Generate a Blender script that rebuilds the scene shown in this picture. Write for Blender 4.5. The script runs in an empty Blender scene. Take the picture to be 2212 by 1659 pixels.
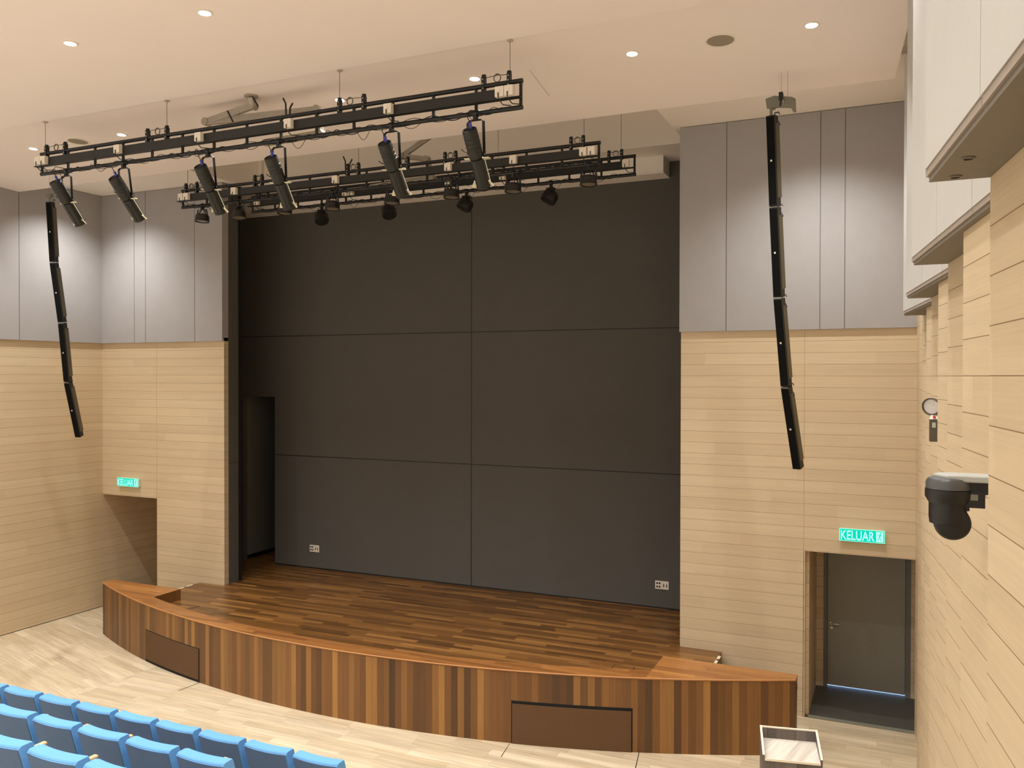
import bpy, math, random
from mathutils import Vector, Matrix
random.seed(7)
S = bpy.context.scene
COL = S.collection
PI = math.pi

# ------------------------------------------------------------------ helpers
def lin(r, g, b, a=1.0):
    f = lambda c: (c/255)/12.92 if c/255 <= .04045 else ((c/255+.055)/1.055)**2.4
    return (f(r), f(g), f(b), a)

class MB:
    """collects shapes; build() links them as ONE mesh object"""
    def __init__(s): s.v = []; s.f = []; s.m = []; s.s = []
    def add(s, vs, fs, mi=0, smooth=False):
        o = len(s.v); s.v += [Vector(p) for p in vs]
        for f in fs: s.f.append([i+o for i in f]); s.m.append(mi); s.s.append(smooth)
        return s
    def box(s, x0, x1, y0, y1, z0, z1, mi=0, M=None):
        vs = [Vector(p) for p in ((x0,y0,z0),(x1,y0,z0),(x1,y1,z0),(x0,y1,z0),(x0,y0,z1),(x1,y0,z1),(x1,y1,z1),(x0,y1,z1))]
        if M: vs = [M @ p for p in vs]
        return s.add(vs, [(0,3,2,1),(4,5,6,7),(0,1,5,4),(1,2,6,5),(2,3,7,6),(3,0,4,7)], mi)
    def prism(s, poly, z0, z1, mi=0, M=None):
        n = len(poly)
        a = sum(poly[i][0]*poly[(i+1)%n][1]-poly[(i+1)%n][0]*poly[i][1] for i in range(n))
        if a < 0: poly = poly[::-1]
        vs = [Vector((x,y,z0)) for x,y in poly]+[Vector((x,y,z1)) for x,y in poly]
        if M: vs = [M @ p for p in vs]
        return s.add(vs, [tuple(range(n))[::-1], tuple(range(n,2*n))]+[(i,(i+1)%n,n+(i+1)%n,n+i) for i in range(n)], mi)
    def cyl(s, p0, p1, r0, r1=None, n=16, mi=0, caps=True, mcap=None):
        p0, p1 = Vector(p0), Vector(p1); r1 = r0 if r1 is None else r1
        d = (p1-p0).normalized(); a = Vector((0,0,1)) if abs(d.z) < .9 else Vector((1,0,0))
        u = d.cross(a).normalized(); w = d.cross(u)
        ring = lambda p, r: [p+(u*math.cos(2*PI*i/n)+w*math.sin(2*PI*i/n))*r for i in range(n)]
        A, B = ring(p0, r0), ring(p1, r1)
        s.add(A+B, [(i, n+i, n+(i+1)%n, (i+1)%n) for i in range(n)], mi, True)
        if caps:
            mc = mi if mcap is None else mcap
            if r0 > 1e-5: s.add(A, [tuple(range(n))], mi)
            if r1 > 1e-5: s.add(B, [tuple(range(n))[::-1]], mc)
        return s
    def lathe(s, prof, M, n=24, mi=0):
        """prof = [(r,z)...] round the local z axis, placed by M"""
        groups = [[prof[0]]]
        for i in range(1, len(prof)):
            groups[-1].append(prof[i])
            if i < len(prof)-1:
                a = Vector(prof[i])-Vector(prof[i-1]); c = Vector(prof[i+1])-Vector(prof[i])
                if a.length and c.length and a.angle(c) > math.radians(38): groups.append([prof[i]])
        for g in groups:
            vs = [M @ Vector((r*math.cos(2*PI*i/n), r*math.sin(2*PI*i/n), z)) for r, z in g for i in range(n)]
            fs = [(j*n+i, j*n+(i+1)%n, (j+1)*n+(i+1)%n, (j+1)*n+i) for j in range(len(g)-1) for i in range(n)]
            s.add(vs, fs, mi, True)
        return s
    def tube(s, pts, r, n=8, mi=0):
        pts = [Vector(p) for p in pts]; m = len(pts)
        rings = []; u = None
        for i, p in enumerate(pts):
            d = (pts[min(i+1,m-1)]-pts[max(i-1,0)]).normalized()
            if u is None:
                a = Vector((0,0,1)) if abs(d.z) < .9 else Vector((1,0,0)); u = d.cross(a).normalized()
            else: u = (u-d*u.dot(d)).normalized()
            w = d.cross(u)
            rings += [p+(u*math.cos(2*PI*k/n)+w*math.sin(2*PI*k/n))*r for k in range(n)]
        fs = [(j*n+k, j*n+(k+1)%n, (j+1)*n+(k+1)%n, (j+1)*n+k) for j in range(m-1) for k in range(n)]
        s.add(rings, fs, mi, True)
        s.add(rings[:n], [tuple(range(n))[::-1]], mi); s.add(rings[-n:], [tuple(range(n))], mi)
        return s
    def bar(s, p0, p1, w, h, mi=0, up=(0,0,1)):
        p0, p1 = Vector(p0), Vector(p1); d = p1-p0; L = d.length; d.normalize()
        up = Vector(up)
        if abs(d.dot(up)) > .95: up = Vector((0,1,0))
        x = d.cross(up).normalized(); z = x.cross(d)
        M = Matrix(((x.x,d.x,z.x,p0.x),(x.y,d.y,z.y,p0.y),(x.z,d.z,z.z,p0.z),(0,0,0,1)))
        return s.box(-w/2, w/2, 0, L, -h/2, h/2, mi, M)
    def build(s, name, mats, parent=None, world=True, bevel=0):
        me = bpy.data.meshes.new(name)
        off = parent_loc(parent) if (parent and world) else Vector((0,0,0))
        me.from_pydata([tuple(p-off) for p in s.v], [], s.f)
        mats = mats if isinstance(mats, (list, tuple)) else [mats]
        for m in mats: me.materials.append(m)
        for p, mi, sm in zip(me.polygons, s.m, s.s): p.material_index = mi; p.use_smooth = sm
        me.update()
        o = bpy.data.objects.new(name, me); COL.objects.link(o)
        if parent: o.parent = parent
        if bevel:
            b = o.modifiers.new('bevel', 'BEVEL'); b.width = bevel; b.segments = 2; b.limit_method = 'ANGLE'
        return o

def parent_loc(p):
    v = Vector((0,0,0))
    while p: v += Vector(p.location); p = p.parent
    return v

def thing(name, label, cat, loc=(0,0,0), group=None):
    o = bpy.data.objects.new(name, None); COL.objects.link(o); o.location = loc
    o.empty_display_size = .1
    return tag(o, label, cat, group)
def tag(o, label, cat, group=None):
    o['label'] = label; o['category'] = cat
    if group: o['group'] = group
    return o
def struct(o, label=None):
    o['kind'] = 'structure'
    if label: o['label'] = label
    return o
def copy_tree(o, parent=None):
    c = o.copy(); COL.objects.link(c); c.parent = parent
    for ch in list(o.children): copy_tree(ch, c)
    return c

# ------------------------------------------------------------------ materials
class NT:
    def __init__(s, name):
        s.mat = bpy.data.materials.new(name); s.mat.use_nodes = True
        s.t = s.mat.node_tree; s.t.nodes.clear()
        s.out = s.t.nodes.new('ShaderNodeOutputMaterial')
    def n(s, typ, **kw):
        nd = s.t.nodes.new(typ)
        for k, v in kw.items(): setattr(nd, k, v)
        return nd
    def l(s, a, b): s.t.links.new(a, b)
    def m(s, op, a, b=None, c=None):
        nd = s.n('ShaderNodeMath', operation=op)
        for i, v in enumerate((a, b, c)):
            if v is None: continue
            if isinstance(v, (int, float)): nd.inputs[i].default_value = v
            else: s.l(v, nd.inputs[i])
        return nd.outputs[0]
    def comb(s, x, y, z):
        nd = s.n('ShaderNodeCombineXYZ')
        for i, v in enumerate((x, y, z)):
            if isinstance(v, (int, float)): nd.inputs[i].default_value = v
            else: s.l(v, nd.inputs[i])
        return nd.outputs[0]
    def pos(s):
        g = s.n('ShaderNodeNewGeometry'); sp = s.n('ShaderNodeSeparateXYZ'); s.l(g.outputs['Position'], sp.inputs[0])
        return sp.outputs[0], sp.outputs[1], sp.outputs[2]
    def noise(s, vec, scale=1, detail=3, rough=.6):
        nd = s.n('ShaderNodeTexNoise'); s.l(vec, nd.inputs['Vector'])
        nd.inputs['Scale'].default_value = scale; nd.inputs['Detail'].default_value = detail; nd.inputs['Roughness'].default_value = rough
        return nd.outputs[0]
    def mix(s, fac, a, b, blend='MIX'):
        nd = s.n('ShaderNodeMix', data_type='RGBA', blend_type=blend)
        if isinstance(fac, (int, float)): nd.inputs[0].default_value = fac
        else: s.l(fac, nd.inputs[0])
        for k, v in ((6, a), (7, b)):
            if isinstance(v, tuple): nd.inputs[k].default_value = v
            else: s.l(v, nd.inputs[k])
        return nd.outputs[2]
    def ramp(s, fac, stops):
        nd = s.n('ShaderNodeValToRGB'); e = nd.color_ramp.elements
        while len(e) < len(stops): e.new(.5)
        for el, (p, c) in zip(e, stops): el.position = p; el.color = c
        s.l(fac, nd.inputs[0]); return nd.outputs[0]
    def scale(s, col, f):
        """multiply colour by scalar f"""
        nd = s.n('ShaderNodeVectorMath', operation='SCALE'); s.l(col, nd.inputs[0])
        if isinstance(f, (int, float)): nd.inputs[3].default_value = f
        else: s.l(f, nd.inputs[3])
        return nd.outputs[0]
    def finish(s, col, rough=.6, metal=0, spec=.5, bump=None, bs=.3, bd=.01):
        b = s.n('ShaderNodeBsdfPrincipled')
        if isinstance(col, tuple): b.inputs['Base Color'].default_value = col
        else: s.l(col, b.inputs['Base Color'])
        if isinstance(rough, (int, float)): b.inputs['Roughness'].default_value = rough
        else: s.l(rough, b.inputs['Roughness'])
        b.inputs['Metallic'].default_value = metal; b.inputs['Specular IOR Level'].default_value = spec
        if bump is not None:
            bn = s.n('ShaderNodeBump'); bn.inputs['Strength'].default_value = bs; bn.inputs['Distance'].default_value = bd
            s.l(bump, bn.inputs['Height']); s.l(bn.outputs[0], b.inputs['Normal'])
        s.l(b.outputs[0], s.out.inputs[0]); return s.mat

def plain(name, rgb, rough=.6, metal=0, spec=.5, var=.06, vs=20):
    t = NT(name); x, y, z = t.pos()
    n = t.noise(t.comb(x, y, z), vs, 2)
    f = t.m('MULTIPLY_ADD', n, 2*var, 1-var)
    c = t.n('ShaderNodeRGB'); c.outputs[0].default_value = lin(*rgb)
    return t.finish(t.scale(c.outputs[0], f), rough, metal, spec)

def fabric(name, rgb, rough=.95, weave=.10, vs=140):
    t = NT(name); x, y, z = t.pos(); v = t.comb(x, y, z)
    a = t.noise(v, vs, 2, .7); b = t.noise(v, 3, 3); 
    f = t.m('ADD', t.m('MULTIPLY', a, 2*weave), t.m('MULTIPLY_ADD', b, .10, 1-.05-weave))
    c = t.n('ShaderNodeRGB'); c.outputs[0].default_value = lin(*rgb)
    return t.finish(t.scale(c.outputs[0], f), rough, 0, .15, bump=a, bs=.15, bd=.002)

def planks(name, mode, w, L, tones, groove, gw=.02, gl=.004, rot=0, off=0, grain=.12, rough=.5, gs=50, spec=.5, along=3, bump=.2, rough_var=0):
    t = NT(name); x, y, z = t.pos()
    if mode == 'floor':
        c, s_ = math.cos(rot), math.sin(rot)
        u = t.m('ADD', t.m('MULTIPLY', x, c), t.m('MULTIPLY', y, s_)); v = t.m('ADD', t.m('MULTIPLY', x, -s_), t.m('MULTIPLY', y, c)); g3 = z
    elif mode == 'wall':      # horizontal boards on walls of any direction
        u = t.m('ADD', x, t.m('MULTIPLY', y, .83)); v = t.m('SUBTRACT', z, off); g3 = y
    elif mode in ('fascia', 'kerb'):
        ang = t.m('MULTIPLY', t.m('ARCTAN2', t.m('ADD', x, 7.55), t.m('SUBTRACT', 24.6, y)), 14.4)
        rad = t.m('SQRT', t.m('ADD', t.m('POWER', t.m('ADD', x, 7.55), 2), t.m('POWER', t.m('SUBTRACT', 24.6, y), 2)))
        u, v, g3 = (z, ang, rad) if mode == 'fascia' else (ang, rad, z)
    elif mode == 'upright':
        u = z; v = t.m('ADD', x, y); g3 = y
    vr = t.m('DIVIDE', v, w); row = t.m('FLOOR', vr)
    wn = t.n('ShaderNodeTexWhiteNoise', noise_dimensions='1D'); t.l(row, wn.inputs['W'])
    ur = t.m('ADD', t.m('DIVIDE', u, L), t.m('MULTIPLY', wn.outputs[0], 7)); pid = t.m('FLOOR', ur)
    w2 = t.n('ShaderNodeTexWhiteNoise', noise_dimensions='2D'); t.l(t.comb(row, pid, 0), w2.inputs['Vector'])
    col = t.ramp(w2.outputs[0], [(i/(len(tones)-1), lin(*c)) for i, c in enumerate(tones)])
    gv = t.comb(t.m('MULTIPLY', u, along), t.m('MULTIPLY', v, gs), t.m('MULTIPLY_ADD', w2.outputs[0], 31, t.m('MULTIPLY', g3, .01)))
    gn = t.noise(gv, 1, 4, .65)
    gv2 = t.comb(t.m('MULTIPLY', u, along*.25), t.m('MULTIPLY', v, gs*.13), w2.outputs[0]); gn2 = t.noise(gv2, 1, 2)
    f = t.m('ADD', t.m('MULTIPLY_ADD', gn, 2*grain, 1-grain), t.m('MULTIPLY_ADD', gn2, grain*1.6, -grain*.8))
    col = t.scale(col, f)
    gm = t.m('LESS_THAN', t.m('FRACT', vr), gw/w)
    if gl: gm = t.m('MAXIMUM', gm, t.m('LESS_THAN', t.m('FRACT', ur), gl/L))
    col = t.mix(gm, col, lin(*groove))
    r = rough if not rough_var else t.m('MULTIPLY_ADD', gn2, rough_var, rough)
    return t.finish(col, r, 0, spec, bump=t.m('SUBTRACT', t.m('MULTIPLY', gn, .15), gm), bs=bump, bd=.003)

def emit(name, rgb, k):
    t = NT(name); e = t.n('ShaderNodeEmission'); e.inputs[0].default_value = lin(*rgb); e.inputs[1].default_value = k
    t.l(e.outputs[0], t.out.inputs[0]); return t.mat

M = {}
M['wall_wood'] = planks('pale oak wall boards', 'wall', .17, 2.4, [(203,182,149),(207,187,154),(200,179,146),(205,184,151)], (136,112,82), gw=.0042, gl=0, off=.07, grain=.13, rough=.55, gs=85, along=1.8)
M['hall_floor'] = planks('greige vinyl planks', 'floor', .15, 1.1, [(194,177,148),(203,187,158),(188,170,140),(199,182,153),(208,193,166)], (150,132,106), gw=.002, gl=.003, grain=.46, rough=.42, gs=26, along=1.3, bump=.05)
M['hall_floor_turned'] = planks('greige vinyl planks turned', 'floor', .15, 1.1, [(194,177,148),(203,187,158),(188,170,140),(199,182,153),(208,193,166)], (150,132,106), gw=.002, gl=.003, rot=math.radians(-16), grain=.46, rough=.42, gs=26, along=1.3, bump=.05)
BR = [(80,53,26),(106,70,34),(130,88,44),(90,60,29),(116,78,39),(148,104,54),(99,66,32)]
M['stage_floor'] = planks('brown hardwood stage boards', 'floor', .095, .95, BR, (60,34,18), gw=.002, gl=.003, grain=.18, rough=.30, gs=36, along=2.2)
M['edge'] = plain('golden hardwood nosing', (176,122,68), .35)
M['kerb'] = planks('golden hardwood edge boards', 'floor', .09, 1.0, [(136,88,44),(158,106,56),(120,76,38),(148,98,50)], (100,60,30), gw=.002, gl=.003, grain=.12, rough=.35, gs=50)
M['tongue'] = planks('golden hardwood wing boards', 'floor', .085, 1.0, [(152,100,52),(178,124,68),(138,88,46),(168,114,60)], (100,60,30), gw=.002, gl=.003, grain=.14, rough=.35, gs=50)
M['fascia'] = planks('upright hardwood fascia boards', 'fascia', .095, 40, [(64,42,20),(102,67,32),(134,91,45),(88,57,27),(116,78,38),(156,111,57),(75,48,23),(124,83,41),(96,62,30)], (56,32,16), gw=.002, gl=0, grain=.26, rough=.45, gs=44, along=1.4)
M['gray_felt'] = fabric('grey wall felt', (164,161,160), weave=.09)
M['gray_seam'] = plain('dark panel seam line', (70,66,64))  # thin dark strips along the felt panel joints
M['charcoal'] = fabric('charcoal stage wall felt', (92,89,84), weave=.12)
M['charcoal_seam'] = plain('charcoal seam', (22,20,18))
M['ceiling'] = plain('warm white ceiling paint', (241,231,225), .9, var=.015, vs=1.2)
M['ceiling_stage'] = plain('stage ceiling paint', (240,233,225), .9, var=.015, vs=1.2)
M['cream'] = fabric('cream acoustic cladding', (188,186,180), weave=.02, vs=30)
M['soffit'] = plain('taupe soffit board', (122,114,102), .8)
M['lip'] = plain('brown edging strip', (158,146,134), .7)
M['black_steel'] = plain('black painted steel', (18,17,15), .45, var=.15)
M['duct_steel'] = plain('dark raceway metal', (30,29,25), .5, var=.1)
M['black_plastic'] = plain('black plastic', (20,19,18), .45)
M['spot_body'] = plain('dark grey lamp housing', (44,44,40), .4, .3, var=.2, vs=30)
M['pale_metal'] = plain('pale cream metal', (240,234,205), .35, .2)
M['white_plastic'] = plain('white plastic', (232,224,208), .5)
M['blue_plastic'] = plain('blue connector', (60,70,165), .4)
M['lens'] = plain('grey lamp lens', (120,110,92), .2, var=.3, vs=120)
M['carrier'] = plain('grey metal trunking', (176,166,150), .45, .2, var=.1)
M['wire'] = plain('steel wire', (92,84,74), .4, .6)
M['cable'] = plain('black cable', (26,24,22), .6)
M['column_black'] = plain('black speaker cabinet', (24,24,22), .5)
M['column_grill'] = fabric('black speaker grille', (14,14,13), weave=.3, vs=300)
M['column_side'] = plain('olive grey speaker side', (96,90,74), .5, .2)
M['bracket'] = plain('grey rigging bracket', (120,118,104), .45, .3)
M['door'] = plain('slate grey door', (146,144,132), .5)
M['door_frame'] = plain('grey door frame', (112,112,108), .5)
M['chrome'] = plain('brushed chrome', (190,188,180), .25, .9)
M['dark_tile'] = plain('dark grey floor tile', (74,72,66), .5, var=.15, vs=6)
M['threshold'] = plain('aluminium threshold', (158,158,142), .4, .5)
M['seat_blue'] = fabric('blue seat fabric', (100,153,204), weave=.06, vs=200)
M['seat_piping'] = plain('light blue piping', (140,190,236), .6)
M['arm_wood'] = plain('beech armrest', (206,170,124), .45)
M['seat_plastic'] = plain('charcoal seat plastic', (58,58,60), .6)
M['panel_brown'] = fabric('brown laminate panel', (96,72,50), weave=.06, vs=90)
M['gap'] = plain('dark gap', (8,7,6), .9)
M['lectern_wood'] = planks('dark grey wood laminate', 'upright', .12, 5, [(96,88,82),(112,104,98),(86,78,72)], (80,72,66), gw=0, gl=0, grain=.3, rough=.5, gs=45, along=2)
M['lectern_top'] = planks('pale grey wood laminate', 'floor', .3, 5, [(206,198,186),(216,208,196)], (180,170,160), gw=0, gl=0, rot=math.radians(75), grain=.55, rough=.4, gs=16, along=1.5)
M['edge_band'] = plain('ivory edge band', (236,226,204), .5)
M['grille'] = fabric('perforated grey speaker grille', (150,140,126), weave=.2, vs=260)
M['arm_grey'] = plain('pale grey metal arm', (168,170,164), .4)
M['em_grey'] = plain('dark bronze housing', (86,78,68), .45, .2)
M['lamp_glass'] = plain('silver reflector glass', (196,194,190), .3, .1, var=.2, vs=60)
M['red'] = plain('red marking', (190,40,40), .5)
M['label_green'] = plain('pale green label', (170,180,150), .5)
M['corridor'] = plain('grey backstage wall', (112,112,104), .8)
M['sign_green'] = emit('green sign face', (10,225,190), 1.0)
M['sign_white'] = emit('lit sign lettering', (185,255,245), 1.15)
M['sign_edge'] = emit('glowing sign edge', (170,255,215), 1.1)
M['lamp_glow'] = emit('downlight lens', (255,250,240), 28)
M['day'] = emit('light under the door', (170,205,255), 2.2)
M['tier'] = plain('pale vinyl tier', (196,184,164), .6)
M['seat_shell'] = fabric('slate blue chair back shell', (92,112,140), weave=.06, vs=200)
M['rose'] = plain('pale ceiling rose', (200,186,168), .6)

# ------------------------------------------------------------------ the room (metres; camera eye is 5 m above the hall floor)
YW = 13.07; XL = -15.55
# floor: middle and right, and the left sector whose planks are turned
b = MB(); b.add([(-11.4,12,0),(-11.6,9.3,0),(-12.3,4,0),(-12.8,-8,0),(1.2,-8,0),(1.2,YW,0),(-11.4,YW,0)], [tuple(range(7))])
b.add([(-4.74,10.55,.0015),(-4.735,10.55,.0015),(-4.655,10.05,.0015),(-4.667,10.05,.0015)], [(0,3,2,1)], 1)
b.add([(-3.07,11.02,.0015),(-3.06,11.02,.0015),(-2.93,10.3,.0015),(-2.942,10.3,.0015)], [(0,3,2,1)], 1)
b.add([(-10.25,10.6,.0015),(-10.236,10.6,.0015),(-10.29,10.05,.0015),(-10.304,10.05,.0015)], [(0,3,2,1)], 1)
b.box(-15.6, 1.2, -8, YW, -.2, -.005)
struct(b.build('floor', [M['hall_floor'], M['gap']]), 'pale wood-look plank floor before the stage')
b = MB(); b.add([(-15.6,YW,0),(-15.6,-8,0),(-12.8,-8,0),(-12.3,4,0),(-11.6,9.3,0),(-11.4,12,0),(-11.4,YW,0)], [tuple(range(7))])
struct(b.build('floor', M['hall_floor_turned']), 'pale plank floor sector in the left corner')

# front wall: wood below 5.68, felt above (felt stands 5 cm proud)
def wood_wall(b, x0, x1, z0, z1): b.box(x0, x1, YW, YW+.12, z0, z1)
b = MB()
for x0, x1, z0, z1 in ((-13.975,-12.16,0,5.75), (XL-.3,-13.975,2.43,5.75), (-3.0,-1.16,0,5.75), (-1.16,.9,2.44,5.75)): wood_wall(b, x0, x1, z0, z1)
for x in (-1.18, -13.972): b.box(x-.003, x+.003, YW-.001, YW+.01, 0 if x > -5 else 2.43, 5.68, 1)
b.box(-13.976, -13.970, YW-.001, YW+.01, 0, 2.43, 1)
b.box(-1.183, -1.177, YW-.001, YW+.01, 0, 2.44, 1)
struct(b.build('wall_front', [M['wall_wood'], plain('oak joint', (172,140,98))]), 'oak boarded front wall either side of the stage')
b = MB(); b.box(XL-.3, -12.16, YW-.05, YW+.12, 5.68, 8.82); b.box(-3.0-.015, .9, YW-.05, YW+.12, 5.68, 8.82)
for x in (-14.55, -14.23, -12.88, -2.305, -.97, -.638): b.box(x-.004, x+.004, YW-.052, YW-.04, 5.68, 8.82, 1)
struct(b.build('wall_front_upper', [M['gray_felt'], M['gray_seam']]), 'grey felt upper front wall')

# proscenium returns and stage box
b = MB()
b.box(-12.20, -12.158, YW+.121, 13.47, .81, 8.82); b.box(-12.162, -12.157, YW+.125, 13.47, 3.225, 3.235, 1)
b.box(-3.002, -2.96, YW+.121, 13.47, .81, 8.82)
b.box(-13.9, -12.2, 13.44, 13.47, 0, 8.82); b.box(-2.96, -1.22, 13.44, 13.47, .0, 8.82)
b.box(-12.162, -12.1, 13.47, 13.50, .81, 8.82, 2)  # black strip stands in for the unlit wall beside the doorway
struct(b.build('wall_proscenium', [M['charcoal'], M['charcoal_seam'], M['black_plastic']]), 'charcoal returns of the stage opening')
b = MB(); YB = 15.0
b.box(-12.5, -1.2, YB, YB+.12, .81, 8.82); b.box(-13.9, -12.5, YB, YB+.12, 4.52, 8.82); b.box(-13.9, -13.39, YB, YB+.12, .81, 4.52)
for z in (3.24, 5.86): b.box(-12.5 if z < 4.5 else -13.9, -1.2, YB-.002, YB+.01, z-.009, z+.009, 1)
b.box(-7.625, -7.607, YB-.002, YB+.01, .81, 8.82, 1); b.box(-12.5, -1.2, YB-.003, YB+.01, .81, .835, 1)
struct(b.build('wall_back', [M['charcoal'], M['charcoal_seam']]), 'charcoal felt rear wall of the stage')
b = MB(); b.box(-13.92, -13.9, 13.2, 15.0, 0, 8.82); b.box(-1.22, -1.2, 13.2, 15, 0, 8.82)
struct(b.build('wall_wing', M['charcoal']))
b = MB(); b.box(-13.55, -13.42, YB+.12, 18, .81, 5); b.box(-13.5, -10, 18, 18.1, .81, 5); b.box(-12.5, -12.4, YB+.12, 18, .81, 5); b.box(-13.5,-10,YB+.12,18,5,5.1)
struct(b.build('wall_corridor', M['corridor']), 'backstage passage wall behind the dark doorway')
b = MB(); b.box(-13.42, -13.405, YB+.12, 18, .811, .90); struct(b.build('baseboard_corridor', M['black_plastic']))

# left wall
b = MB(); b.box(XL-.25, XL, 6.5, YW, 0, 5.75); b.box(XL-.25, XL, YW, 14.6, 0, 2.43)
b.box(XL-.02, XL+.001, 6.5, YW, 0, .012, 1)
struct(b.build('wall_left', [M['wall_wood'], M['gap']]), 'oak boarded left wall')
b = MB(); b.box(XL-.25, XL+.05, 6.5, YW-.05, 5.68, 8.82)
for y in (11.13, 9.5, 8.2): b.box(XL+.04, XL+.052, y-.004, y+.004, 5.68, 8.82, 1)
struct(b.build('wall_left_upper', [M['gray_felt'], M['gray_seam']]), 'grey felt upper left wall')

# right wall: oak saw-tooth below, cream boxes above
SL = .127; TP = 1.2165
T0 = 13.05
b = MB(); pts = [(.30, YW)]
y = T0
pts = [(.31, YW+.1)]
for i in range(17):
    pts += [(.30, y), (.30+SL*TP, y-TP)]; y -= TP
poly = pts+[(1.0, y), (1.0, YW+.1)]
b.prism(poly, 0, 8.5)
struct(b.build('wall_right', M['wall_wood']), 'oak boarded saw-tooth right wall')
OY = [10.53, 8.22, 5.78, 3.33, .90, -1.53, -3.96]
BW = 2.43
for j, oy in enumerate(OY):
    L = BW if j else 2.31
    near = L
    b = MB()
    f = lambda d, o=0: (.10+SL*d+o, oy-d)
    # soffit carcass
    b.prism([f(0,.012), f(near,.012), (.75, oy-near), (.75, oy+.0)], 5.682, 5.74, 1)
    # three cream cladding panels per box, each with its own edging strip
    for k in range(3):
        d0, d1 = k*near/3+(.004 if k else .001), (k+1)*near/3-.004
        b.prism([f(d0), f(d1), f(d1,.03), f(d0,.03)], 5.729, 8.565, 0)
        b.prism([f(d0,.004), f(d1,.004), f(d1,.03), f(d0,.03)], 5.702, 5.727, 2)
        b.prism([f(d0,.030), f(d1,.030), f(d1,.05), f(d0,.05)], 5.69, 8.56, 1)
    b.prism([f(.002,.0), f(.002,.03), (.75, oy-.004), (.75, oy+.012), (.11, oy+.012)], 5.70, 8.565, 0)
    struct(b.build('wall_right_upper', [M['cream'], M['soffit'], M['lip']]))
b = MB(); b.box(.95, 1.1, -8, YW, 0, 8.83); struct(b.build('wall_right_backing', M['cream']))

# ceilings
b = MB(); b.box(XL-.3, 1.1, -8, 8.30, 8.60, 8.84); struct(b.build('ceiling', M['ceiling']), 'white ceiling over the audience')
b = MB()
z0, z1 = 8.70, 8.55; y0, y1 = 8.30, 11.13
zz = lambda y: z0+(z1-z0)*(y-y0)/(y1-y0)
pg = [(XL-.3,y0),(1.1,y0),(1.1,9.6),(.12,9.75),(.0,y1),(XL-.3,y1)]
b.add([(x,y,zz(y)) for x, y in pg]+[(x,y,8.9) for x, y in pg], [tuple(range(6))[::-1], tuple(range(6,12))]+[(i,(i+1)%6,6+(i+1)%6,6+i) for i in range(6)])
# faint outline of an access hatch
for p, q in (((-3.98,9.35),(-4.06,10.2)),):
    b.add([(p[0],p[1],8.6425),(p[0]+.008,p[1],8.6425),(q[0]+.008,q[1],8.597),(q[0],q[1],8.597)], [(0,3,2,1)], 1)
struct(b.build('ceiling', [M['ceiling'], plain('hatch line', (190,172,152))]), 'white ceiling strip carrying the downlights nearest the stage')
b = MB(); Z = 8.83
b.box(XL-.3, -12.0, 11.13, YB+.1, Z, Z+.1); b.box(-3.12, 1.1, 11.13, YB+.1, Z, Z+.1)
b.box(-12.0, -3.12, 13.9, YB+.1, Z, Z+.1); b.box(-12.0, -3.12, 11.13, 11.30, Z, Z+.1); b.box(0, 1.1, 8.3, 11.13, Z+.08, Z+.1)
# raised recess above the trusses
b.box(-12.1, -12.0, 11.2, 14.0, Z+.1, 10.0); b.box(-3.12, -3.02, 11.2, 14.0, Z+.1, 10.0)
b.box(-12.0, -3.12, 13.9, 14.0, Z+.1, 10.0); b.box(-12.0, -3.12, 11.2, 11.3, Z+.1, 10.0); b.box(-12.1, -3.02, 11.2, 14.0, 10.0, 10.1)
b.box(-16.2, -13.5, YB+.1, 18, Z, Z+.1)
struct(b.build('ceiling', M['ceiling_stage']), 'white stage ceiling with raised slot')
b = MB(); b.box(-14.0, -3.66, 14.55, YB-.001, 8.53, 8.829); struct(b.build('ceiling', M['ceiling_stage']), 'boxed white bulkhead against the stage rear wall')
b = MB(); b.box(-14.0, -3.66, 14.535, 14.55, 8.525, 8.545); b.box(-3.66, -3.648, 14.535, YB-.005, 8.525, 8.54)
struct(b.build('trim_1', M['ceiling']))

# door recesses
b = MB()
b.box(-1.17, -1.11, YW+.12, 14.6, 0, 2.44); b.box(.42, .9, YW+.12, 14.6, 0, 2.44)
b.box(-1.2, -1.0, 14.5, 14.62, 0, 2.44); b.box(.27, .9, 14.5, 14.62, 0, 2.44); b.box(-1.2, .9, YW+.12, 14.62, 2.44, 2.5)
struct(b.build('wall_recess_right', M['wall_wood']), 'oak lining of the door recess on the right')
b = MB(); b.box(-1.2, .9, YW, 16, -.05, .0015); struct(b.build('floor_recess', M['dark_tile']), 'dark tiled floor of the door recess')
b = MB(); b.box(-1.11, .36, YW+.01, YW+.09, .0, .012); struct(b.build('trim_2', M['threshold']))
b = MB(); b.box(-15.6, -13.97, 14.9, 15.0, 0, 2.43); b.box(-15.6, -13.97, YW+.12, 15.0, 2.43, 2.5); b.box(-13.975, -13.93, YW+.12, 14.9, 0, 2.43); b.box(-15.8, XL, 14.6, 15, 0, 2.43)
struct(b.build('wall_recess_left', M['wall_wood']), 'oak lining of the recess on the left')
b = MB(); b.box(-15.6, -13.9, YW, 15, -.05, .001); struct(b.build('floor_recess', M['dark_tile']))
d = bpy.data.objects.new('door_1', None); COL.objects.link(d); d.location = (-.37, 14.55, 0); struct(d, 'slate grey door in the recess below the right exit sign')
b = MB(); b.box(-.94, .195, 14.53, 14.575, .028, 2.36); b.build('door_leaf', M['door'], d)
b = MB(); b.box(-1.0, -.945, 14.49, 14.60, 0, 2.42); b.box(.20, .27, 14.49, 14.60, 0, 2.42); b.box(-.945, .20, 14.49, 14.60, 2.365, 2.42); b.build('door_frame', M['door_frame'], d)
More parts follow.
